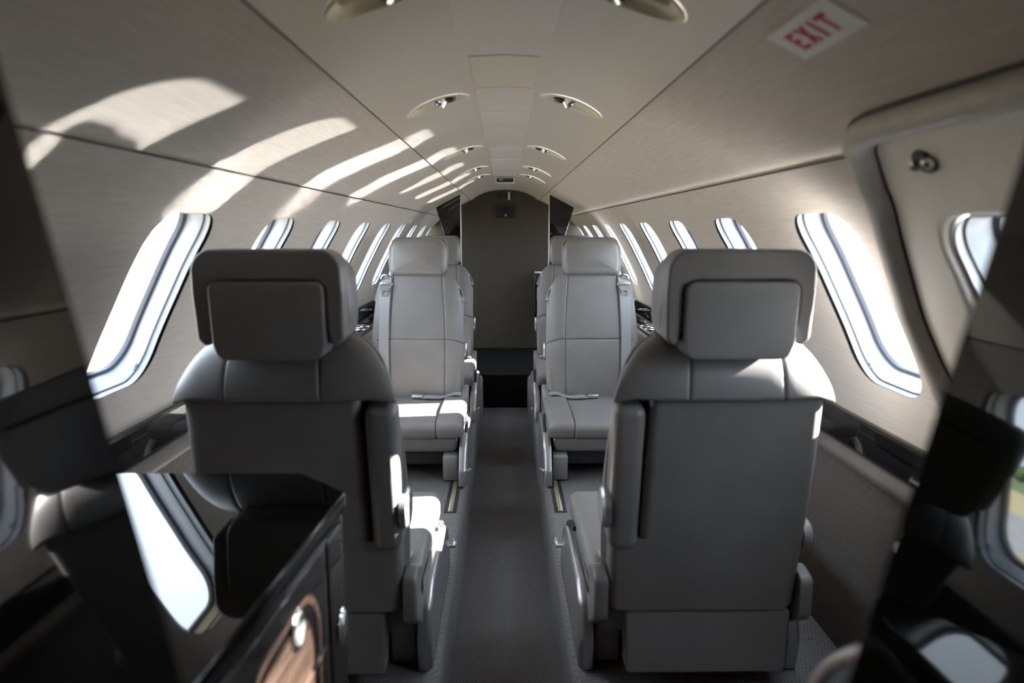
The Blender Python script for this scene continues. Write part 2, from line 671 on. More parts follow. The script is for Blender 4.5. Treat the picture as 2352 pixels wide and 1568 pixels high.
def hole_outline(yc, w=.272, st=None, sb=None, r=.075):
    st, sb = st or S_T, sb or S_B
    pts = round_poly([(yc - w / 2, st), (yc + w / 2, st), (yc + w / 2, sb), (yc - w / 2, sb)], r, 12)
    # resample evenly to NW
    d = [0]
    P = pts + [pts[0]]
    for a, b in zip(P, P[1:]):
        d.append(d[-1] + math.dist(a, b))
    out = []
    for k in range(NW):
        t = d[-1] * k / NW
        i = max(j for j in range(len(d) - 1) if d[j] <= t)
        u = (t - d[i]) / max(1e-9, d[i + 1] - d[i])
        out.append((P[i][0] + (P[i + 1][0] - P[i][0]) * u, P[i][1] + (P[i + 1][1] - P[i][1]) * u))
    return out


def rect_even(y0, y1, s0, s1, n_):
    q = n_ // 4
    C = [(y0, s0), (y1, s0), (y1, s1), (y0, s1)]
    out = []
    for a, b in zip(C, C[1:] + C[:1]):
        out += [(a[0] + (b[0] - a[0]) * k / q, a[1] + (b[1] - a[1]) * k / q) for k in range(q)]
    return out


def hit_outline(poly, cy, cs, y, s):
    """where the ray from (cy,cs) through (y,s) crosses the closed outline"""
    dy, ds = y - cy, s - cs
    for a, b in zip(poly, poly[1:] + poly[:1]):
        ey, es = b[0] - a[0], b[1] - a[1]
        det = dy * (-es) - ds * (-ey)
        if abs(det) < 1e-14:
            continue
        ay, as_ = a[0] - cy, a[1] - cs
        t = (ay * (-es) - as_ * (-ey)) / det
        u = (dy * as_ - ds * ay) / det
        if t > 0 and -1e-6 <= u <= 1 + 1e-6:
            return cy + dy * t, cs + ds * t
    raise ValueError('no crossing')


def cell(yc):
    y0, y1 = yc - PITCH / 2, yc + PITCH / 2
    rect = rect_even(y0, y1, 0, LOWER.L, NW)
    dense = hole_outline(yc)
    cs = (S_T + S_B) / 2
    return rect, [hit_outline(dense, yc, cs, *q) for q in rect]


def wall(sd, n_win, first_k=0):
    m = MB()
    for k in range(first_k, n_win):
        yc = WC0 + PITCH * k
        rect, hole = cell(yc)
        y0 = yc - PITCH / 2
        ls = []
        for t in (0, .04, .12, .25, .4, .6, .8, 1):
            ls.append([LOWER.W(sd, h[0] + (q[0] - h[0]) * t, h[1] + (q[1] - h[1]) * t) for h, q in zip(hole, rect)])
        m.loops(ls, True)
        sv = lin(0, LOWER.L, NW // 4)
    yend = WC0 + PITCH * (n_win - .5)
    if yend < Y1:
        grid(m, lambda y, t: LOWER.W(sd, y, t), [yend, Y1], sv)
    ystart = WC0 - PITCH / 2
    if sd < 0:
        grid(m, lambda y, t: LOWER.W(sd, y, t), [Y0, ystart], sv)
    else:
        grid(m, lambda y, t: LOWER.W(sd, y, t), [Y0, 0.22], lin(0, LOWER.L, 20))
        grid(m, lambda y, t: LOWER.W(sd, y, t), [1.065, ystart], sv)
    nm = 'wall_left' if sd < 0 else 'wall_right'
    w = m.build(nm, 'wall', sharp=40)
    tag(w, 'linen covered cabin sidewall on the %s pierced by a row of windows' % ('left' if sd < 0 else 'right'), kind='structure')
    ya = Y0 if sd < 0 else 1.19
    m = MB()
    grid(m, lambda y, t: UPPER.W(sd, y, t), lin(YH, Y1, 30), lin(0, UPPER.L, 16))
    m.build('upper_panel', 'upper', w)
    m = MB()
    grid(m, lambda y, t: UPPER.W(sd, y, t), [Y0, YH], lin(0, UPPER.L, 16))
    m.build('dimming_headliner', 'headliner', w)
    m = MB()
    m.loops([[UPPER.W(sd, y, UPPER.L - .02, .004), UPPER.W(sd, y, UPPER.L, .004), LOWER.W(sd, y, .001, .004), LOWER.W(sd, y, .02, .004)] for y in (Y0, Y1)], False)
    m.build('seam', 'rubber', w)
    m = MB()
    st = [(.872, -.452), (.858, -.452), (.853, -.458), (.853, -.528), (.858, -.536), (.872, -.536)]
    m.loops([[(sd * x, y, ZC + h) for x, h in st] for y in (ya, 5.0)], True, True, True)
    m.build('ledge_strip', 'black', w, smooth=False)
    m = MB()
    rl = [(.874, -.536), (.856, -.537), (.842, -.546), (.838, -.56), (.842, -.575), (.856, -.585), (.874, -.586)]
    m.loops([[(sd * x, y, ZC + h) for x, h in rl] for y in (ya, 5.0)], True, True, True)
    m.build('padded_roll', 'leather2', w, sharp=60)
    m = MB()
    lw = [(.872, -.456), (.874, -.6), (.868, -1.082)]
    m.loops([[(sd * x, y, ZC + h) for x, h in lw] for y in lin(ya if sd > 0 else Y0, Y1, 10)], False)
    m.build('lower_panel', 'lowwall', w)
    if sd > 0:
        m = MB()
        m.loops([[(x, y, ZC + h) for x, h in lw] for y in (Y0, .26)], False)
        m.loops([[(.872, y, ZC + h) for h in (-.98, -1.085)] for y in (.2, 1.25)], False)
        m.build('sill_panel', 'lowwall', w)
    return w


N_WIN = 10
wall_l = wall(-1, N_WIN)
wall_r = wall(1, N_WIN)


def window_parts(root, sd, hole, inner_off=.0, aft_gap=.015, liner_mat='liner', depth=.060):
    cy = sum(p[0] for p in hole) / NW
    cs = sum(p[1] for p in hole) / NW
    cy, cs = (max(p[0] for p in hole) + min(p[0] for p in hole)) / 2, (max(p[1] for p in hole) + min(p[1] for p in hole)) / 2
    P = LOWER
    hw = max(p[0] for p in hole) - cy

    def loop(scale_y, scale_s, off, gap=False, dy=0):
        out = []
        for y, s in hole:
            yy = cy + (y - cy) * scale_y + dy
            ss = cs + (s - cs) * scale_s
            if gap:
                a = max(0, (y - cy) / hw)
                yy -= aft_gap * a * a + .0008 * (1 if y > cy else -1)
                ss += .0008 * (1 if s < cs else -1)
            out.append(P.W(sd, yy, ss, off))
        return out
    base = inner_off
    m = MB()
    m.loops([loop(1, 1, base + .002, True), loop(1, 1, base + .014, True), loop(.965, .975, base + .024, True), loop(.925, .95, base + depth - .012), loop(.90, .935, base + depth - .004)], True)
    m.build('liner', liner_mat, root, sharp=50)
    m = MB()
    m.loops([loop(1, 1, base), loop(1.001, 1.001, base + .012), loop(.97, .985, base + .016, True)], True)
    m.build('shade_slot', 'rubber', root, smooth=False)
    m = MB()
    m.loops([loop(.905, .94, base + depth - .005), loop(.89, .93, base + depth - .007), loop(.85, .905, base + depth - .004), loop(.845, .90, base + depth + .006)], True)
    m.build('gasket', 'gasket', root, sharp=50)
    m = MB()
    o0 = loop(.87, .915, base + depth)
    o1 = loop(.4, .45, base + depth)
    o2 = loop(.02, .02, base + depth)
    m.loops([o0, o1, o2], True, False, True)
    m.build('pane', 'glass', root)
    # pull tab of the blind, at the lower aft corner
    q = P.W(sd, cy + hw * .80, P.s_of_h(-.318), base + .022)
    rbox('shade_tab', 'liner', root, q.x - .006, q.x + .006, q.y - .012, q.y + .012, q.z - .006, q.z + .008, .003)


ORD = ['first', 'second', 'third', 'fourth', 'fifth', 'sixth', 'seventh', 'eighth', 'ninth', 'tenth']
n = 1
for sd in (-1, 1):
    for k in range(N_WIN):
        w = empty('window_%d' % n)
        tag(w, kind='structure')
        w['label'] = '%s cabin window from the front in the %s sidewall, pale liner' % (ORD[k], 'left' if sd < 0 else 'right')
        window_parts(w, sd, cell(WC0 + PITCH * k)[1])
        n += 1

# ------------------------------------------------------------------ entry door on the right
door = tag(empty('door_1'), 'padded cream entry door with small window, right of the cabin', kind='structure')
so = FULL.s_of_h


def upS(h):          # door skin coordinate: continues the lower wall profile above its upper end
    return so(h) if h <= .116 else -(h - .116) * 1.75


class DoorProf(Prof):
    pass


DP = Prof([(.46, .186), (.50, .161), (.56, .118), (.605, .072), (.64, .034), (.70, -.058), (.748, -.147), (.798, -.245), (.838, -.337), (.862, -.41), (.872, -.456), (.874, -.6), (.868, -1.06)])
edge = [(.24, .147), (.6, .147), (.9, .148), (1.00, .146), (1.05, .136), (1.085, .112), (1.135, .055), (1.185, -.03), (1.218, -.134), (1.222, -.22), (1.21, -.30), (1.195, -.5), (1.19, -.75), (1.185, -1.03)]
edge_ys = catmull([(y, DP.s_of_h(h)) for y, h in edge], 5)
path = [DP.W(1, y, s, -.010) for y, s in edge_ys]
m = MB()
m.tube(path, .021, 14, rx=.024)
sealo = m.build('padded_seal', 'seal', door)


def edge_shift(d):
    out = []
    for i, (y, s) in enumerate(edge_ys):
        a, b = edge_ys[max(0, i - 1)], edge_ys[min(len(edge_ys) - 1, i + 1)]
        t = Vector((b[0] - a[0], b[1] - a[1])).normalized()
        out.append((y - t.y * d, s + t.x * d))
    return out


for d in (-.021, .022):
    m = MB()
    m.tube([DP.W(1, y, s, -.004) for y, s in edge_shift(d)], .0048, 8)
    m.build('shadow_gap_line', 'rubber', door)  # thin black tubes standing in for the shadow gaps beside the seal
# door skin: from its outline in to the window opening
dyc = .925
dhole = [(y, s) for y, s in hole_outline(dyc, .25, DP.s_of_h(.018), DP.s_of_h(-.345))]
ol = edge_shift(.012)
closed = ol + [(.24, ol[-1][1])] + [(.24, ol[-1][1] + (ol[0][1] - ol[-1][1]) * k / 10) for k in range(1, 10)]
cs = sum(p[1] for p in dhole) / NW


def ray_out(y, s):
    dy, ds = y - dyc, s - cs
    best = 1.0
    for a, b in zip(closed, closed[1:] + closed[:1]):
        ex, es = b[0] - a[0], b[1] - a[1]
        det = dy * (-es) - ds * (-ex)
        if abs(det) < 1e-12:
            continue
        ax, as_ = a[0] - dyc, a[1] - cs
        t = (ax * (-es) - as_ * (-ex)) / det
        u = (dy * as_ - ds * ax) / det
        if t > 0 and -1e-6 <= u <= 1 + 1e-6:
            best = max(best, t)
    return dyc + dy * best, cs + ds * best


# resample by direction for an even skin
dout = [ray_out(*p) for p in dhole]
m = MB()
ls = [[DP.W(1, y, s, .02) for y, s in dhole]]
for t in (0, .03, .08, .15, .25, .4, .55, .7, .85, 1):
    ls.append([DP.W(1, h[0] + (q[0] - h[0]) * t, h[1] + (q[1] - h[1]) * t, -.006 + (.012 * (1 - t / .08) ** 2 if t < .08 else 0)) for h, q in zip(dhole, dout)])
m.loops(ls, True)
m.build('door_skin', 'door', door, sharp=70)
_L = LOWER
LOWER = DP
dwin = [(dyc + (y - dyc) * .97, cs + (s - cs) * .98) for y, s in dhole]
window_parts(door, 1, dwin, .004, aft_gap=.002)
LOWER = _L
kn = DP.W(1, .957, DP.s_of_h(.098), -.006)
nx, nz = DP.nrm(DP.s_of_h(.098))
ax = Vector((-nx, 0, -nz))
m = MB().disc(kn, ax, .020, .007, 24, .003)
kb = m.build('door_button', 'dark', door)
for dy in (-.013, .013):
    MB().disc(kn + Vector((0, dy, 0)) + ax * .004, ax, .0085, .010, 16, .003).build('button_cap', 'chrome', kb)

# ------------------------------------------------------------------ aft end: bulkhead, dividers
m = MB()
YB = 6.25
pr = [(x, h + .012) for x, h in CEIL.p] + [(x * 1.01, h + .008) for x, h in UPPER.p] + [(x + .012, h) for x, h in LOWER.p[1:]] + [(.885, -.6), (.885, -1.08)]
m.loops([[(x, YB, ZC + h) for x, h in pr] + [(-x, YB, ZC + h) for x, h in reversed(pr[1:])], [(x, YB + .03, ZC + h) for x, h in pr] + [(-x, YB + .03, ZC + h) for x, h in reversed(pr[1:])]], True, True, True)
wb = tag(m.build('wall_back', 'backwall', smooth=False), 'taupe cloth covered bulkhead closing the aft end of the aisle', kind='structure')
m = MB()
pr2 = [(x * 1.05, h + .03) for x, h in pr]
m.loops([[(x, Y0, ZC + h) for x, h in pr2[:-1]] + [(.9, Y0, -.05), (-.9, Y0, -.05)] + [(-x, Y0, ZC + h) for x, h in reversed(pr2[1:-1])], [(x, Y0 - .03, ZC + h) for x, h in pr2[:-1]] + [(.9, Y0 - .03, -.05), (-.9, Y0 - .03, -.05)] + [(-x, Y0 - .03, ZC + h) for x, h in reversed(pr2[1:-1])]], True, True, True)
tag(m.build('wall_front', 'carpet_dark', smooth=False), 'dark unseen wall added to close off the cockpit end', kind='structure')  # out of view, added to keep the front end dark

for sd in (-1, 1):
    r_ = tag(empty('aft_divider', (sd * .36, 4.95, ZF)), 'glossy black angled divider panel on the %s of the aft doorway' % ('left' if sd < 0 else 'right'), 'divider', 'aft doorway dividers')
    out = [(.312, .250), (.49, .158), (.425, -.06), (.40, -.25), (.40, -1.07), (.312, -1.07)]
    out = round_poly([(sd * x, h) for x, h in out], .006, 2)
    p = prism('panel', 'black', r_, out, 0, .03, .003, .003, lambda u, v, d: (u - sd * .36, d - .015, v - H_FLOOR), 2)
    m = MB().tube([(sd * (x - .36), -.017, h - H_FLOOR) for x, h in ((.314, .245), (.314, -1.06))], .004, 6)
    m.build('edge_trim', 'steel', r_)

g = tag(empty('air_grille', (0, YB, ZC + .155)), 'black slatted air grille high on the aft bulkhead', 'grille')
out = round_poly([(-.105, -.065), (.105, -.065), (.095, .07), (-.095, .07)], .015, 4)
prism('frame', 'backwall', g, out, .0, -.012, 0, .004, lambda u, v, d: (u, d, v), 3)
out = round_poly([(-.085, -.05), (.085, -.05), (.078, .055), (-.078, .055)], .01, 4)
prism('recess', 'rubber', g, out, -.008, -.0135, 0, .001, lambda u, v, d: (u, d, v), 2)
for k in range(6):
    rbox('slat', 'dark', g, -.08, .08, -.022, -.013, -.043 + k * .018, -.036 + k * .018, .002, 1)
MB().disc((0.006, -.02, -.025), (0, -1, 0), .010, .008, 14, .002).build('key_button', 'lens', g)

g = tag(empty('door_latch', (0, YB, ZC + .295)), 'dark latch plate with white lever above the aft grille', 'latch')
rbox('plate', 'dark', g, -.07, .07, -.012, 0, -.022, .018, .004)
rbox('lever', 'white', g, .028, .044, -.03, -.012, -.03, .04, .004)

g = tag(empty('wall_box', (.31, 6.1, ZC - .80)), 'small black box at right edge of the aft doorway', 'box')
rbox('body', 'dark', g, -.055, .055, -.08, .1, 0.0, .43, .01)
rbox('lid', 'black', g, -.048, .048, -.088, -.078, .03, .40, .005)

s_ = tag(empty('overhead_sign', (0, 4.72, ZC + .333)), 'small white framed dark notice sign hanging from the aft ceiling', 'sign')
out = round_poly([(-.066, -.022), (.066, -.022), (.066, .018), (-.066, .018)], .008, 4)
prism('frame', 'psu', s_, out, 0.0, .05, .003, .003, lambda u, v, d: (u, d, v), 2)
out = round_poly([(-.056, -.014), (.056, -.014), (.056, .011), (-.056, .011)], .004, 4)
face = prism('screen', 'dark', s_, out, -.002, .004, .001, 0, lambda u, v, d: (u, d, v), 2)
for x0, w_ in ((-.038, .014), (-.02, .008)):
    rbox('symbol', 'sign', s_, x0, x0 + w_, -.0035, -.001, -.003, .004, .0006, 1)

# ------------------------------------------------------------------ glossy closets either side of the camera, leaning outwards


def closet(sd, x0, label):
    r_ = tag(empty('closet', (sd * .5, .1, ZF)), label, 'closet', 'black lacquered closets by the cockpit')

    def X(h):
        return x0 + (.19 if sd < 0 else .223) * (h + .05)
    face = [(X(-.36), H_FLOOR + .004), (X(-.36), -.36)] + [(X(h), h) for h in (-.3, -.1, .1)]
    top = .245 - x0 * .1
    face += [(X(top), top)]
    outp = [(.45, .180), (.545, .112), (.60, .056), (.64, .0), (.73, -.15), (.80, -.30), (.835, -.42), (.835, H_FLOOR + .004)]
    out = [(sd * x, h) for x, h in face + outp]
    ya, yb = -.6, .396
    prism('carcass', 'black', r_, out, ya, yb, .0, .004, lambda u, v, d: (u - sd * .5, d - .1, v - H_FLOOR), 3, sharp=4)
    return r_


closet(-1, .248, 'tall glossy black closet at the left edge of the view')
cr_ = closet(1, .2706, 'tall glossy black closet at the right edge of the view, beside entry door')
m = MB()
m.tube([Vector(p) * .82 + Vector((0, 0, ZC)) for p in catmull([(.345, .4845, -.338), (.33, .52, -.352), (.32, .56, -.378), (.318, .61, -.43), (.318, .645, -.50), (.318, .66, -.58)], 6)], .007, 12)
h_ = tag(empty('grab_rail', (.281, .404, ZC - .28)), 'curved metal grab rail behind the right black closet', 'rail')
o = m.build('rail', 'steel', h_)
o.location = (-.281, -.404, -(ZC - .28))
MB().disc((.006, -.007, .005), (0, 1, 0), .02, .006, 18, .002).build('mount_plate', 'steel', h_)

# ------------------------------------------------------------------ low cabinet with a mirror-black top
cab = tag(empty('low_cabinet', (-.55, .8, ZF)), 'low dark veneer cabinet with mirror black top behind left front seat', 'cabinet')
HT = -.411


def cabf(u, v, d):
    return (u + .55, v - .8, d - H_FLOOR)


poly = [(-.26, 1.03), (-.35, 1.118), (-.80, 1.118), (-.80, .40), (-.303, .40)]
prism('body', 'veneer', cab, round_poly(inset(poly, .006) if False else poly, [.012, .012, .004, .004, .004], 3), H_FLOOR, HT - .034, 0, .002, cabf, 2)
prism('worktop', 'black', cab, round_poly([(-.254, 1.036), (-.35, 1.126), (-.81, 1.126), (-.81, .399), (-.297, .399)], [.012, .01, .004, .004, .004], 4), HT - .032, HT, .006, .003, cabf, 3)
ax = Vector((.54, .037, 0)).normalized()
ax = Vector((.998, .068, 0)).normalized()
for py, ph in ((.826, -.515), (1.005, -.62)):
    fx = -.26 - (1.03 - py) * .0685
    c = Vector((fx + .55, py - .8, ph - H_FLOOR))
    pl = MB().disc(c, ax, .030, .004, 28, .002).build('pull_ring', 'chrome', cab)
    MB().disc(c + ax * .003, ax, .022, .0035, 28, .0015).build('pull_button', 'steel', pl)
for y0, y1, z0, z1 in ((.42, .93, -.60, -.455), (.95, 1.02, -.75, -.455), (.42, .93, -.80, -.61)):
    ol = [(y0, z0), (y1, z0), (y1, z1), (y0, z1)]
    prism('drawer_front', 'veneer', cab, round_poly(ol, .004, 2), 0, .003, 0, .0015, lambda u, v, d: (-.26 - (1.03 - u) * .0685 + d + .55, u - .8, v - H_FLOOR), 2)

# ------------------------------------------------------------------ side consoles beside the rear rows
for sd in (-1, 1):
    c = tag(empty('side_console', (sd * .79, 3.55, ZF)), 'dark armrest console along the %s sidewall beside the second row seat' % ('left' if sd < 0 else 'right'), 'console', 'sidewall consoles')
    prism('body', 'leather2', c, round_poly([(.728, -1.078), (.848, -1.078), (.834, -.56), (.828, -.545), (.728, -.545)], [0, 0, .0, .0, .03], 4), 2.45, 4.85, .01, .01,
          lambda u, v, d: (sd * (u - .79), d - 3.55, v - H_FLOOR), 3)
    prism('top', 'black', c, round_poly([(.745, -.543), (.832, -.543), (.832, -.528), (.745, -.528)], .005, 2), 2.5, 4.8, .004, .004, lambda u, v, d: (sd * (u - .79), d - 3.55, v - H_FLOOR), 2)
    for y in (3.62, 3.74, 4.5):
        ring = MB()
        ls = []
        for k in range(9):
            a = k / 8 * math.pi * 2
            rr, zz = .037 + .005 * math.cos(a), .004 + .005 * math.sin(a)
            ls.append([(rr * math.cos(t * math.pi / 12), y - 3.55 + rr * math.sin(t * math.pi / 12), -.528 - H_FLOOR + zz) for t in range(24)])
        ring.loops(ls, True)
        ring.build('cup_holder_ring', 'chrome', c)

# ------------------------------------------------------------------ seat tracks
for sd in (-1, 1):
    t = tag(empty('seat_track', (sd * .215, 3.4, ZF)), 'steel seat track set in the carpet on the %s of the aisle' % ('left' if sd < 0 else 'right'), 'seat track', 'seat tracks')
    rbox('channel', 'rubber', t, -.024, .024, -.90, 1.5, -.0005, .0022, .0008, 1)
    rbox('rail', 'brass', t, -.009, .009, -.89, 1.49, .001, .005, .0012, 1)

# ------------------------------------------------------------------ seats


def yf(z):
    return -.22 - .164 * (z - .25)


def yr(z):
    return yf(z) - .105


def ztop(a):
    return .868 - .07 * max(0, (abs(a) - .115) / .113) ** 3


def make_seat(s):
    """s = local side of the aisle; the occupant faces +y"""
    root = empty('cabin_seat')
    X = lambda x: s * x
    # --- lower structure
    for sx in (-1, 1):
        prism('leg', 'plastic', root, round_poly([(-.20, 0.004), (.25, 0.004), (.27, .125), (-.22, .125)], .012, 3), .165, .232, .008, .008, lambda u, v, d: (sx * d, u, v), 3)
        fo = round_poly([(-.235, .004), (-.25, .09), (-.215, .175), (-.15, .205), (.18, .205), (.26, .165), (.315, .07), (.325, .004)], [.006, .05, .05, .05, .06, .06, .05, .006], 4)
        f = prism('leg_fairing', 'satin', root, fo, .236, .272, .004, .014, lambda u, v, d: (sx * d, u, v), 4)
        m = MB().tube([(sx * .258, .30, .075), (sx * .285, .305, .07), (sx * .287, .325, .075), (sx * .286, .33, .088)], .006, 8)
        m.build('release_hook', 'steel', f)
    rbox('cross_beam', 'dark', root, -.166, .166, -.19, .20, .06, .124, .01)
    prism('seat_pan', 'leather', root, round_poly([(-.27, .126), (.235, .126), (.262, .20), (-.27, .20)], [.02, .035, .01, .01], 5), -.228, .228, .03, .03, lambda u, v, d: (d, u, v), 4)
    # --- cushion: middle and two bolsters
    cpoly = round_poly([(-.255, .196), (.275, .196), (.297, .268), (.08, .272), (-.255, .262)], [.006, .03, .05, .2, .01], 6)
    prism('cushion', 'leather', root, cpoly, -.138, .138, .008, .008, lambda u, v, d: (d, u, v), 4)
    for sx in (-1, 1):
        bp = round_poly([(-.255, .196), (.272, .196), (.292, .272), (.08, .284), (-.255, .274)], [.006, .03, .05, .2, .02], 6)
        prism('cushion_bolster', 'leather', root, bp, .139, .252, .008, .03, lambda u, v, d: (sx * d, u, v), 5)
        sc = round_poly([(-.335, .20), (-.22, .12), (.16, .165), (.20, .215), (.02, .255), (-.18, .262), (-.28, .31), (-.335, .30)], [.03, .06, .03, .02, .1, .08, .03, .02], 4)
        prism('side_cover', 'leather', root, sc, .2185, .250, .003, .009, lambda u, v, d: (sx * d, u, v), 4)
    m = MB()
    m.tube(catmull([(X(.256), .05, .245), (X(.262), .12, .235), (X(.262), .17, .205), (X(.258), .19, .175)], 4), .007, 8)
    m.build('recline_lever', 'dark', root)
    # --- backrest front upholstery

    def S(a, b):
        zt = ztop(a)
        z = .245 + (zt - .245) * b
        x = a * (1 + .04 * math.sin(b * 3) - .10 * b ** 3)
        y = yf(z) - .034 * max(0, (abs(a) - .125) / .10) ** 2.5 + .012 * math.sin(math.pi * min(1, b * 1.2)) - .02 * max(0, (b - .9) / .1) ** 2
        return (x, y, z)
    c1 = [(-.132, .132), (.132, .228), (-.228, -.132)]
    for i, (a0, a1) in enumerate(c1):
        for b0, b1 in ((0, .485), (.485, 1.0)):
            pad('back_cushion' if i == 0 else 'back_bolster', 'leather', root, S, a0, a1, b0, b1, .009, .014, 8, 8, r=.007, thick=.05 if i == 0 else .025)
    # --- backrest rear shell
    secs = []
    for z, x0, x1, d in ((.215, -.205, .205, .08), (.225, -.215, .215, .10), (.40, -.218, .218, .10), (.402, -.218, .153, .10), (.60, -.218, .150, .10), (.735, -.214, .148, .08), (.744, -.208, .142, .06)):
        rr = round_poly([(x0, yr(z)), (x1, yr(z)), (x1, yr(z) + d), (x0, yr(z) + d)], [.026, .020, .01, .01], 4)
        secs.append([(X(x), y, z) for x, y in rr])
    m = MB().loops(secs, True, True, True)
    m.build('back_shell', 'leather', root, sharp=45)
    # filler between shell and upholstery, aisle side
    m = MB()
    secs = []
    for z in lin(.27, .73, 6):
        secs.append([(X(x), y, z) for x, y in round_poly([(.10, yr(z) + .05), (.185, yr(z) + .05), (.185, yf(z) - .045), (.10, yf(z) - .045)], .008, 2)])
    m.loops(secs, True, True, True)
    m.build('back_frame', 'dark', root)
    # kick panel under the shell
    kp = round_poly([(-.205, .05), (.17, .05), (.175, .212), (-.21, .212)], .012, 3)
    prism('kick_panel', 'leather', root, kp, yr(.2) + .05, yr(.2) + .004, 0, .006, lambda u, v, d: (X(u), d, v), 3)
    # --- shoulder yoke, three stitched pieces

    def Y(a, b):
        t = b * math.pi / 2
        k = 1 - .125 * max(0, b) ** 1.3
        e = abs(a) / .235
        y0 = yr(.745) - .024 + .03 * e ** 4
        yt = yf(ztop(a)) - .024 - .034 * max(0, (abs(a) - .125) / .10) ** 2.5
        z0 = .738 - .012 * max(0, e - .8) * 5
        return (X(a * k), y0 + (yt - y0) * (1 - math.cos(t)), z0 + (ztop(a) - .003 - z0) * math.sin(t))
    for a0, a1 in ((-.236, -.118), (-.118, .078), (.078, .232)):
        pad('shoulder_yoke', 'leather', root, Y, a0, a1, 0, 1.0, .008, .05, 8, 8, r=.006, thick=.03, ref=(0, -1, .6))
    # --- stowed armrest on the aisle side, with its pivot
    A = Matrix.Translation((0, yr(.375), .375)) @ Matrix.Rotation(-math.atan(-.164), 4, 'X')
    x0, x1 = sorted((X(.160), X(.226)))
    rbox('armrest', 'leather', root, x0, x1, -.014, .066, .005, .350, .022, 5, A)
    m = MB().disc((X(.222), -.335, .475), (s, 0, 0), .046, .020, 28, .006)
    pv = m.build('armrest_pivot', 'satin', root)
    # outboard armrest folded low
    MB().disc((X(-.215), -.31, .40), (-s, 0, 0), .035, .022, 20, .006).build('armrest_pivot', 'plastic', root)
    # --- headrest
    hw, z0, z1 = .145, .856, 1.044
    ho = round_poly([(-hw + .008, z0), (hw - .008, z0), (hw, z0 + .06), (hw - .004, z1 - .01), (0, z1), (-hw + .004, z1 - .01), (-hw, z0 + .06)], [.042, .042, .2, .075, .3, .075, .2], 7)
    yh = -.345
    prism('headrest', 'leather', root, ho, yh - .085, yh + .03, .012, .034, lambda u, v, d: (u, d - .06 * (v - .95), v), 7, puff=.014)
    # hood: rim round the rear of the headrest, open below
    oo = round_poly([(-.140, .872), (-.143, .96), (-.140, 1.044), (.140, 1.044), (.143, .96), (.140, .872), (.120, .852), (.1105, .885), (.1105, .986), (-.1105, .986), (-.1105, .885), (-.120, .852)],
                    [.014, .1, .060, .060, .1, .014, .012, .03, .025, .025, .03, .012], 6)
    prism('headrest_hood', 'leather', root, oo, yh - .06, yh - .128, 0, .006, lambda u, v, d: (u, d - .06 * (v - .95), v), 4)
    po = round_poly([(-.098, .832), (.098, .832), (.108, .864), (.109, .984), (-.109, .984), (-.108, .864)], [.022, .022, .05, .018, .018, .05], 5)
    prism('headrest_panel', 'leather', root, po, yh - .06, yh - .139, 0, .006, lambda u, v, d: (u, d - .05 * (v - .95), v), 4, puff=.003)
    rbox('headrest_post', 'dark', root, -.05, .05, -.395, -.365, .82, .88, .006)
    # --- belts: shoulder strap on the outboard side, buckle on the cushion
    def strap(pts, w, n_=1):
        m = MB()
        ls = []
        for i, (a, b, off) in enumerate(pts):
            p = Vector(S(a, b))
            ls.append([p + Vector((-w / 2, .0025 + off - (.004 if False else 0), 0)), p + Vector((w / 2, .0025 + off, 0)), p + Vector((w / 2, off, 0)), p + Vector((-w / 2, off, 0))])
        m.loops(ls, True, True, True)
        return m.build('shoulder_belt', 'belt', root, sharp=30)
    so_ = -s
    strap([(so_ * (.163 - .006 * t), .97 - .94 * t, .010 + .002 * math.sin(t * 9)) for t in lin(0, 1, 22)], .047)
    p = Vector(S(so_ * .166, .955))
    g1 = rbox('belt_guide', 'satin', root, p.x - .033, p.x + .033, p.y + .006, p.y + .026, p.z - .028, p.z - .008, .006)
    m = MB()
    m.tube([p + Vector((.024 * math.cos(k * math.pi / 8), .016, .008 + .02 * math.sin(k * math.pi / 8))) for k in range(9)], .006, 8)
    m.build('guide_loop', 'chrome', g1)
    # latch plate with its square eye
    q = Vector(S(so_ * .166, .875)) + Vector((0, .018, 0))
    m = MB()
    O = [(-.024, .024), (.024, .024), (.024, .006), (.017, .006), (.017, -.030), (-.017, -.030), (-.017, .006), (-.024, .006)]
    I = [(-.008, .0), (.008, .0), (.008, -.006), (.008, -.010), (.008, -.020), (-.008, -.020), (-.008, -.010), (-.008, .0)]
    m.loops([[q + Vector((u, 0, v)) for u, v in I], [q + Vector((u, 0, v)) for u, v in O], [q + Vector((u, .003, v)) for u, v in O], [q + Vector((u, .003, v)) for u, v in I], [q + Vector((u, 0, v)) for u, v in I]], True)
    m.build('latch_plate', 'steel', root, smooth=False)
    rbox('lap_buckle', 'steel', root, *sorted((so_ * -.005 - .028, so_ * -.005 + .028)), -.205, -.165, .268, .286, .005)
    m = MB()
    ls = []
    for t in lin(0, 1, 10):
        x = X(.03 + .19 * t)
        ls.append([(x, -.20 + .02 * math.sin(6 * t), .272 + .012 * t + .006 * math.sin(9 * t)), (x, -.155 + .02 * math.sin(6 * t), .270 + .012 * t + .004 * math.sin(9 * t)),
                   (x, -.155 + .02 * math.sin(6 * t), .273 + .012 * t + .004 * math.sin(9 * t)), (x, -.20 + .02 * math.sin(6 * t), .275 + .012 * t + .006 * math.sin(9 * t))])
    m.loops(ls, True, True, True)
    m.build('lap_belt', 'belt', root)
    return root


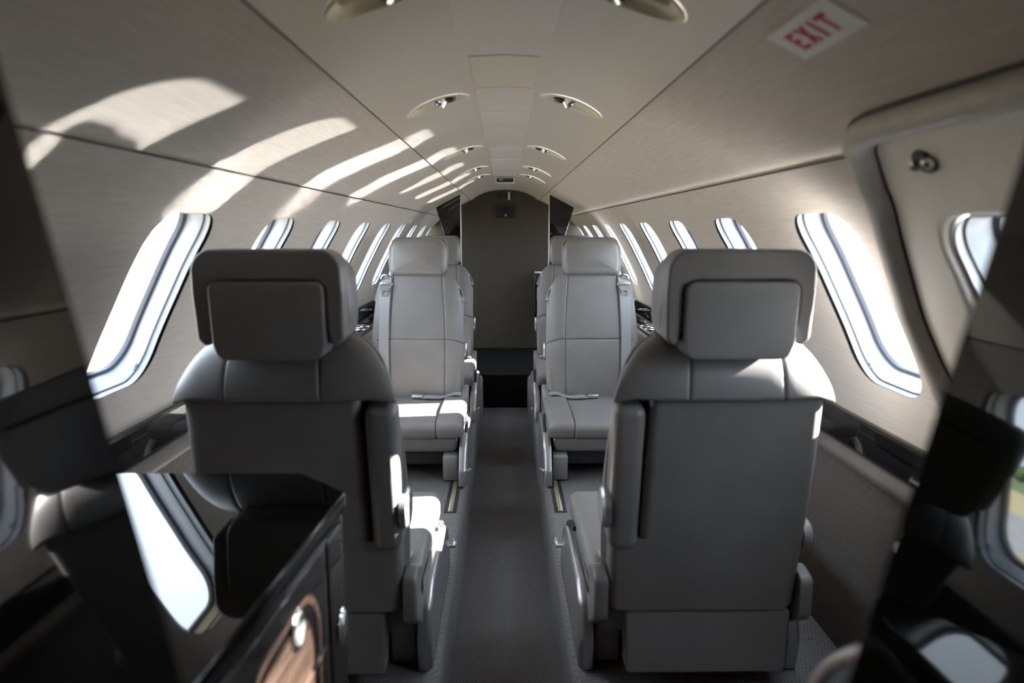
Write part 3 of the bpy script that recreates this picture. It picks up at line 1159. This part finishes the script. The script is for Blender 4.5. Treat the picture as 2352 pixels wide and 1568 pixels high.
SX = .435
seat_pos = make_seat(1)
seat_neg = make_seat(-1)
plan = [  # prototype, x, y, rotation, label
    (seat_pos, -.452, 1.77, 0, 'grey leather seat on the left nearest the camera, seen from behind'),
    (seat_neg, .452, 1.77, 0, 'grey leather seat on the right nearest the camera, seen from behind, sun on its shoulder'),
    (seat_neg, -SX, 3.08, math.pi, 'grey leather seat facing the camera on the left, sunlit cushion, second row'),
    (seat_pos, SX, 3.08, math.pi, 'grey leather seat facing the camera on the right, shaded cushion, second row'),
    (seat_neg, -SX, 4.08, math.pi, 'rearmost grey leather seat on the left, half hidden by the seat before it'),
    (seat_pos, SX, 4.08, math.pi, 'rearmost grey leather seat on the right, half hidden by the seat before it'),
]
used = set()
for proto, x, y, rz, lab in plan:
    o = proto
    if proto.name in used:
        o = copy_tree(proto)
    used.add(proto.name)
    o.location = (x, y, ZF)
    o.rotation_euler = (0, 0, rz)
    tag(o, lab, 'seat', 'grey leather cabin seats')

# ------------------------------------------------------------------ reading light clusters in the ceiling


def make_psu(sd):
    root = empty('reading_light_cluster')
    P0 = CEIL.W(sd, 0, PSU_S)

    def lp(ka, kb, off, ds=0.0, y=0.0):
        return [CEIL.W(sd, yy, t, off) - P0 for yy, t in psu_loop(y, ka, kb, ds)]
    m = MB().loops([lp(1.07, 1.10, -.0002), lp(1.06, 1.085, -.003), lp(1.02, 1.03, -.0045), lp(.965, .95, -.003), lp(.94, .90, .002)], True)
    m.build('bezel', 'psu', root, sharp=70)
    m = MB().loops([lp(.95, .91, .001), lp(.90, .85, .006), lp(.78, .72, .012, -.004), lp(.5, .45, .018, -.012), lp(.05, .05, .021, -.02)], True, False, True)
    m.build('dish', 'psu', root)
    nx, nz = CEIL.nrm(PSU_S)
    dn = Vector((-sd * nx, 0, -nz))
    outb = Vector((0, 1, 0)).cross(dn).normalized()
    if outb.x * sd < 0:
        outb = -outb
    ridge = MB().loops([lp(.72, .14, .020, .0), lp(.70, .12, .006, .0), lp(.60, .06, .002, .0), lp(.05, .01, .0015, .0)], True, False, True)
    ridge.build('ridge', 'psu', root, sharp=60)
    for cy in (-.025, .026):
        c = outb * -.018 + Vector((0, cy, 0)) - dn * .013
        d = (dn * .62 + outb * .72 + Vector((0, .12 if cy > 0 else -.12, 0))).normalized()
        b_ = MB().disc(c, d, .0150, .024, 20, .002).build('light_barrel', 'chrome', root)
        MB().disc(c + d * .0241, d, .0122, .0012, 20).build('light_lens', 'lens' if cy > 0 else 'dark', b_)
        MB().disc(c - outb * .016 - dn * .002, dn, .0145, .010, 20, .004).build('swivel_cap', 'steel', b_)
    MB().disc(outb * -.036 - dn * .004, dn, .0145, .012, 20, .004).build('air_nozzle', 'dark', root)
    return root


pos_words = ['nearest', 'second', 'third', 'fourth', 'rearmost']
for sd in (-1, 1):
    proto = make_psu(sd)
    for i, y in enumerate(PSU_Y):
        o = proto if i == 0 else copy_tree(proto)
        o.location = CEIL.W(sd, y, PSU_S)
        tag(o, 'oval reading light cluster in the ceiling, %s on the %s' % (pos_words[i], 'left' if sd < 0 else 'right'), 'light', 'ceiling reading lights')

# ------------------------------------------------------------------ EXIT sign on the right upper panel
t0, t1 = UPPER.s_of_x(.342), UPPER.s_of_x(.394)
pm = UPPER.W(1, .857, (t0 + t1) / 2, .0008)
nx, nz = UPPER.nrm((t0 + t1) / 2)
zax = Vector((-nx, 0, -nz))
xax = Vector((0, -1, 0))
yax = zax.cross(xax)
ex = empty('exit_sign')
ex.matrix_world = Matrix.Translation(pm) @ Matrix((xax, yax, zax)).transposed().to_4x4()
tag(ex, 'white EXIT placard with red letters on the right upper panel', 'sign')
prism('placard', 'sign', ex, round_poly([(-.080, -.030), (.080, -.030), (.080, .030), (-.080, .030)], .002, 2), 0, .0022, 0, .0006, lambda u, v, d: (u, v, d), 2)


def strokes(name, rects):
    m = MB()
    for q in rects:
        m.loops([[(x, y, .002) for x, y in q], [(x, y, .0029) for x, y in q]], True, True, True)
    return m.build(name, 'red', ex, smooth=False)


def rect(x0, x1, y0, y1):
    return [(x0, y0), (x1, y0), (x1, y1), (x0, y1)]


LH, w_ = .0165, .0065
x = -.052
strokes('letter_e', [rect(x, x + w_, -LH, LH), rect(x, x + .019, -LH, -LH + w_), rect(x, x + .016, -w_ / 2, w_ / 2), rect(x, x + .019, LH - w_, LH)])
x = -.026
strokes('letter_x', [[(x, -LH), (x + .0075, -LH), (x + .024, LH), (x + .0165, LH)], [(x + .0165, -LH), (x + .024, -LH), (x + .0075, LH), (x, LH)]])
x = .009
strokes('letter_i', [rect(x, x + w_, -LH, LH)])
x = .026
strokes('letter_t', [rect(x + .0085, x + .0085 + w_, -LH, LH), rect(x, x + .0235, LH - w_, LH)])

# small placard on the far left wall
pp = LOWER.W(-1, 4.55, LOWER.s_of_h(.055), -.003)
pl = tag(empty('wall_placard', pp), 'small white placard on the left sidewall near the aft divider', 'placard')
rbox('plate', 'sign', pl, -.003, .003, -.05, .05, -.015, .015, .002, 1, Matrix.Rotation(R(38), 4, 'Y'))

# ------------------------------------------------------------------ outside: airfield, wing, far trees
m = MB()
m.loops([[(-900, -900, -1.7), (900, -900, -1.7)], [(-900, 900, -1.7), (900, 900, -1.7)]], False)
tag(m.build('ground', 'ground', smooth=False), 'flat airfield with grass and pale taxiway strips outside', kind='structure')

wg = tag(empty('wing', (1.2, 4.6, -.25)), 'pale painted wing outside the right windows', 'wing')
m = MB()
secs = []
for x, c0, c1, zz, th in ((0, -1.9, 1.5, 0, .20), (2.5, -1.2, 1.2, .18, .15), (6.5, -.3, .9, .46, .08)):
    o = [(c0, 0), (c0 + .06 * (c1 - c0), .55 * th), (c0 + .3 * (c1 - c0), .75 * th), (c0 + .65 * (c1 - c0), .5 * th), (c1, .02), (c0 + .6 * (c1 - c0), -.25 * th), (c0 + .2 * (c1 - c0), -.35 * th)]
    secs.append([(x, y, zz + z) for y, z in o])
m.loops(secs, True, True, True)
m.build('wing_skin', 'wing', wg)

proto = None
for i in range(14):
    x, y = -205 - random.random() * 25, 10 + i * 24 + random.random() * 10
    if proto is None:
        proto = empty('field_tree')
        bm = bmesh.new()
        for k in range(7):
            M4 = Matrix.Translation((random.uniform(-4, 4), random.uniform(-4, 4), random.uniform(3.5, 8))) @ Matrix.Diagonal((random.uniform(3, 4.6), random.uniform(3, 4.6), random.uniform(2.4, 3.6), 1))
            bmesh.ops.create_icosphere(bm, subdivisions=2, radius=1, matrix=M4)
        for v in bm.verts:
            v.co += Vector((random.uniform(-.5, .5), random.uniform(-.5, .5), random.uniform(-.5, .5)))
        me = bpy.data.meshes.new('crown')
        bm.to_mesh(me)
        bm.free()
        me.materials.append(M['leaf'])
        c = bpy.data.objects.new('crown', me)
        COL.objects.link(c)
        c.parent = proto
        MB().tube([(0, 0, 0), (.1, 0, 2), (0, .1, 5)], .4, 8).build('trunk', 'bark', proto)
        o = proto
    else:
        o = copy_tree(proto)
    o.location = (x, y, -1.7)
    o.rotation_euler = (0, 0, random.random() * 6)
    sc_ = random.uniform(.7, 1.2)
    o.scale = (sc_, sc_, sc_ * random.uniform(.7, 1.1))
    tag(o, 'distant dark green tree beyond the airfield', 'tree', 'distant airfield trees')
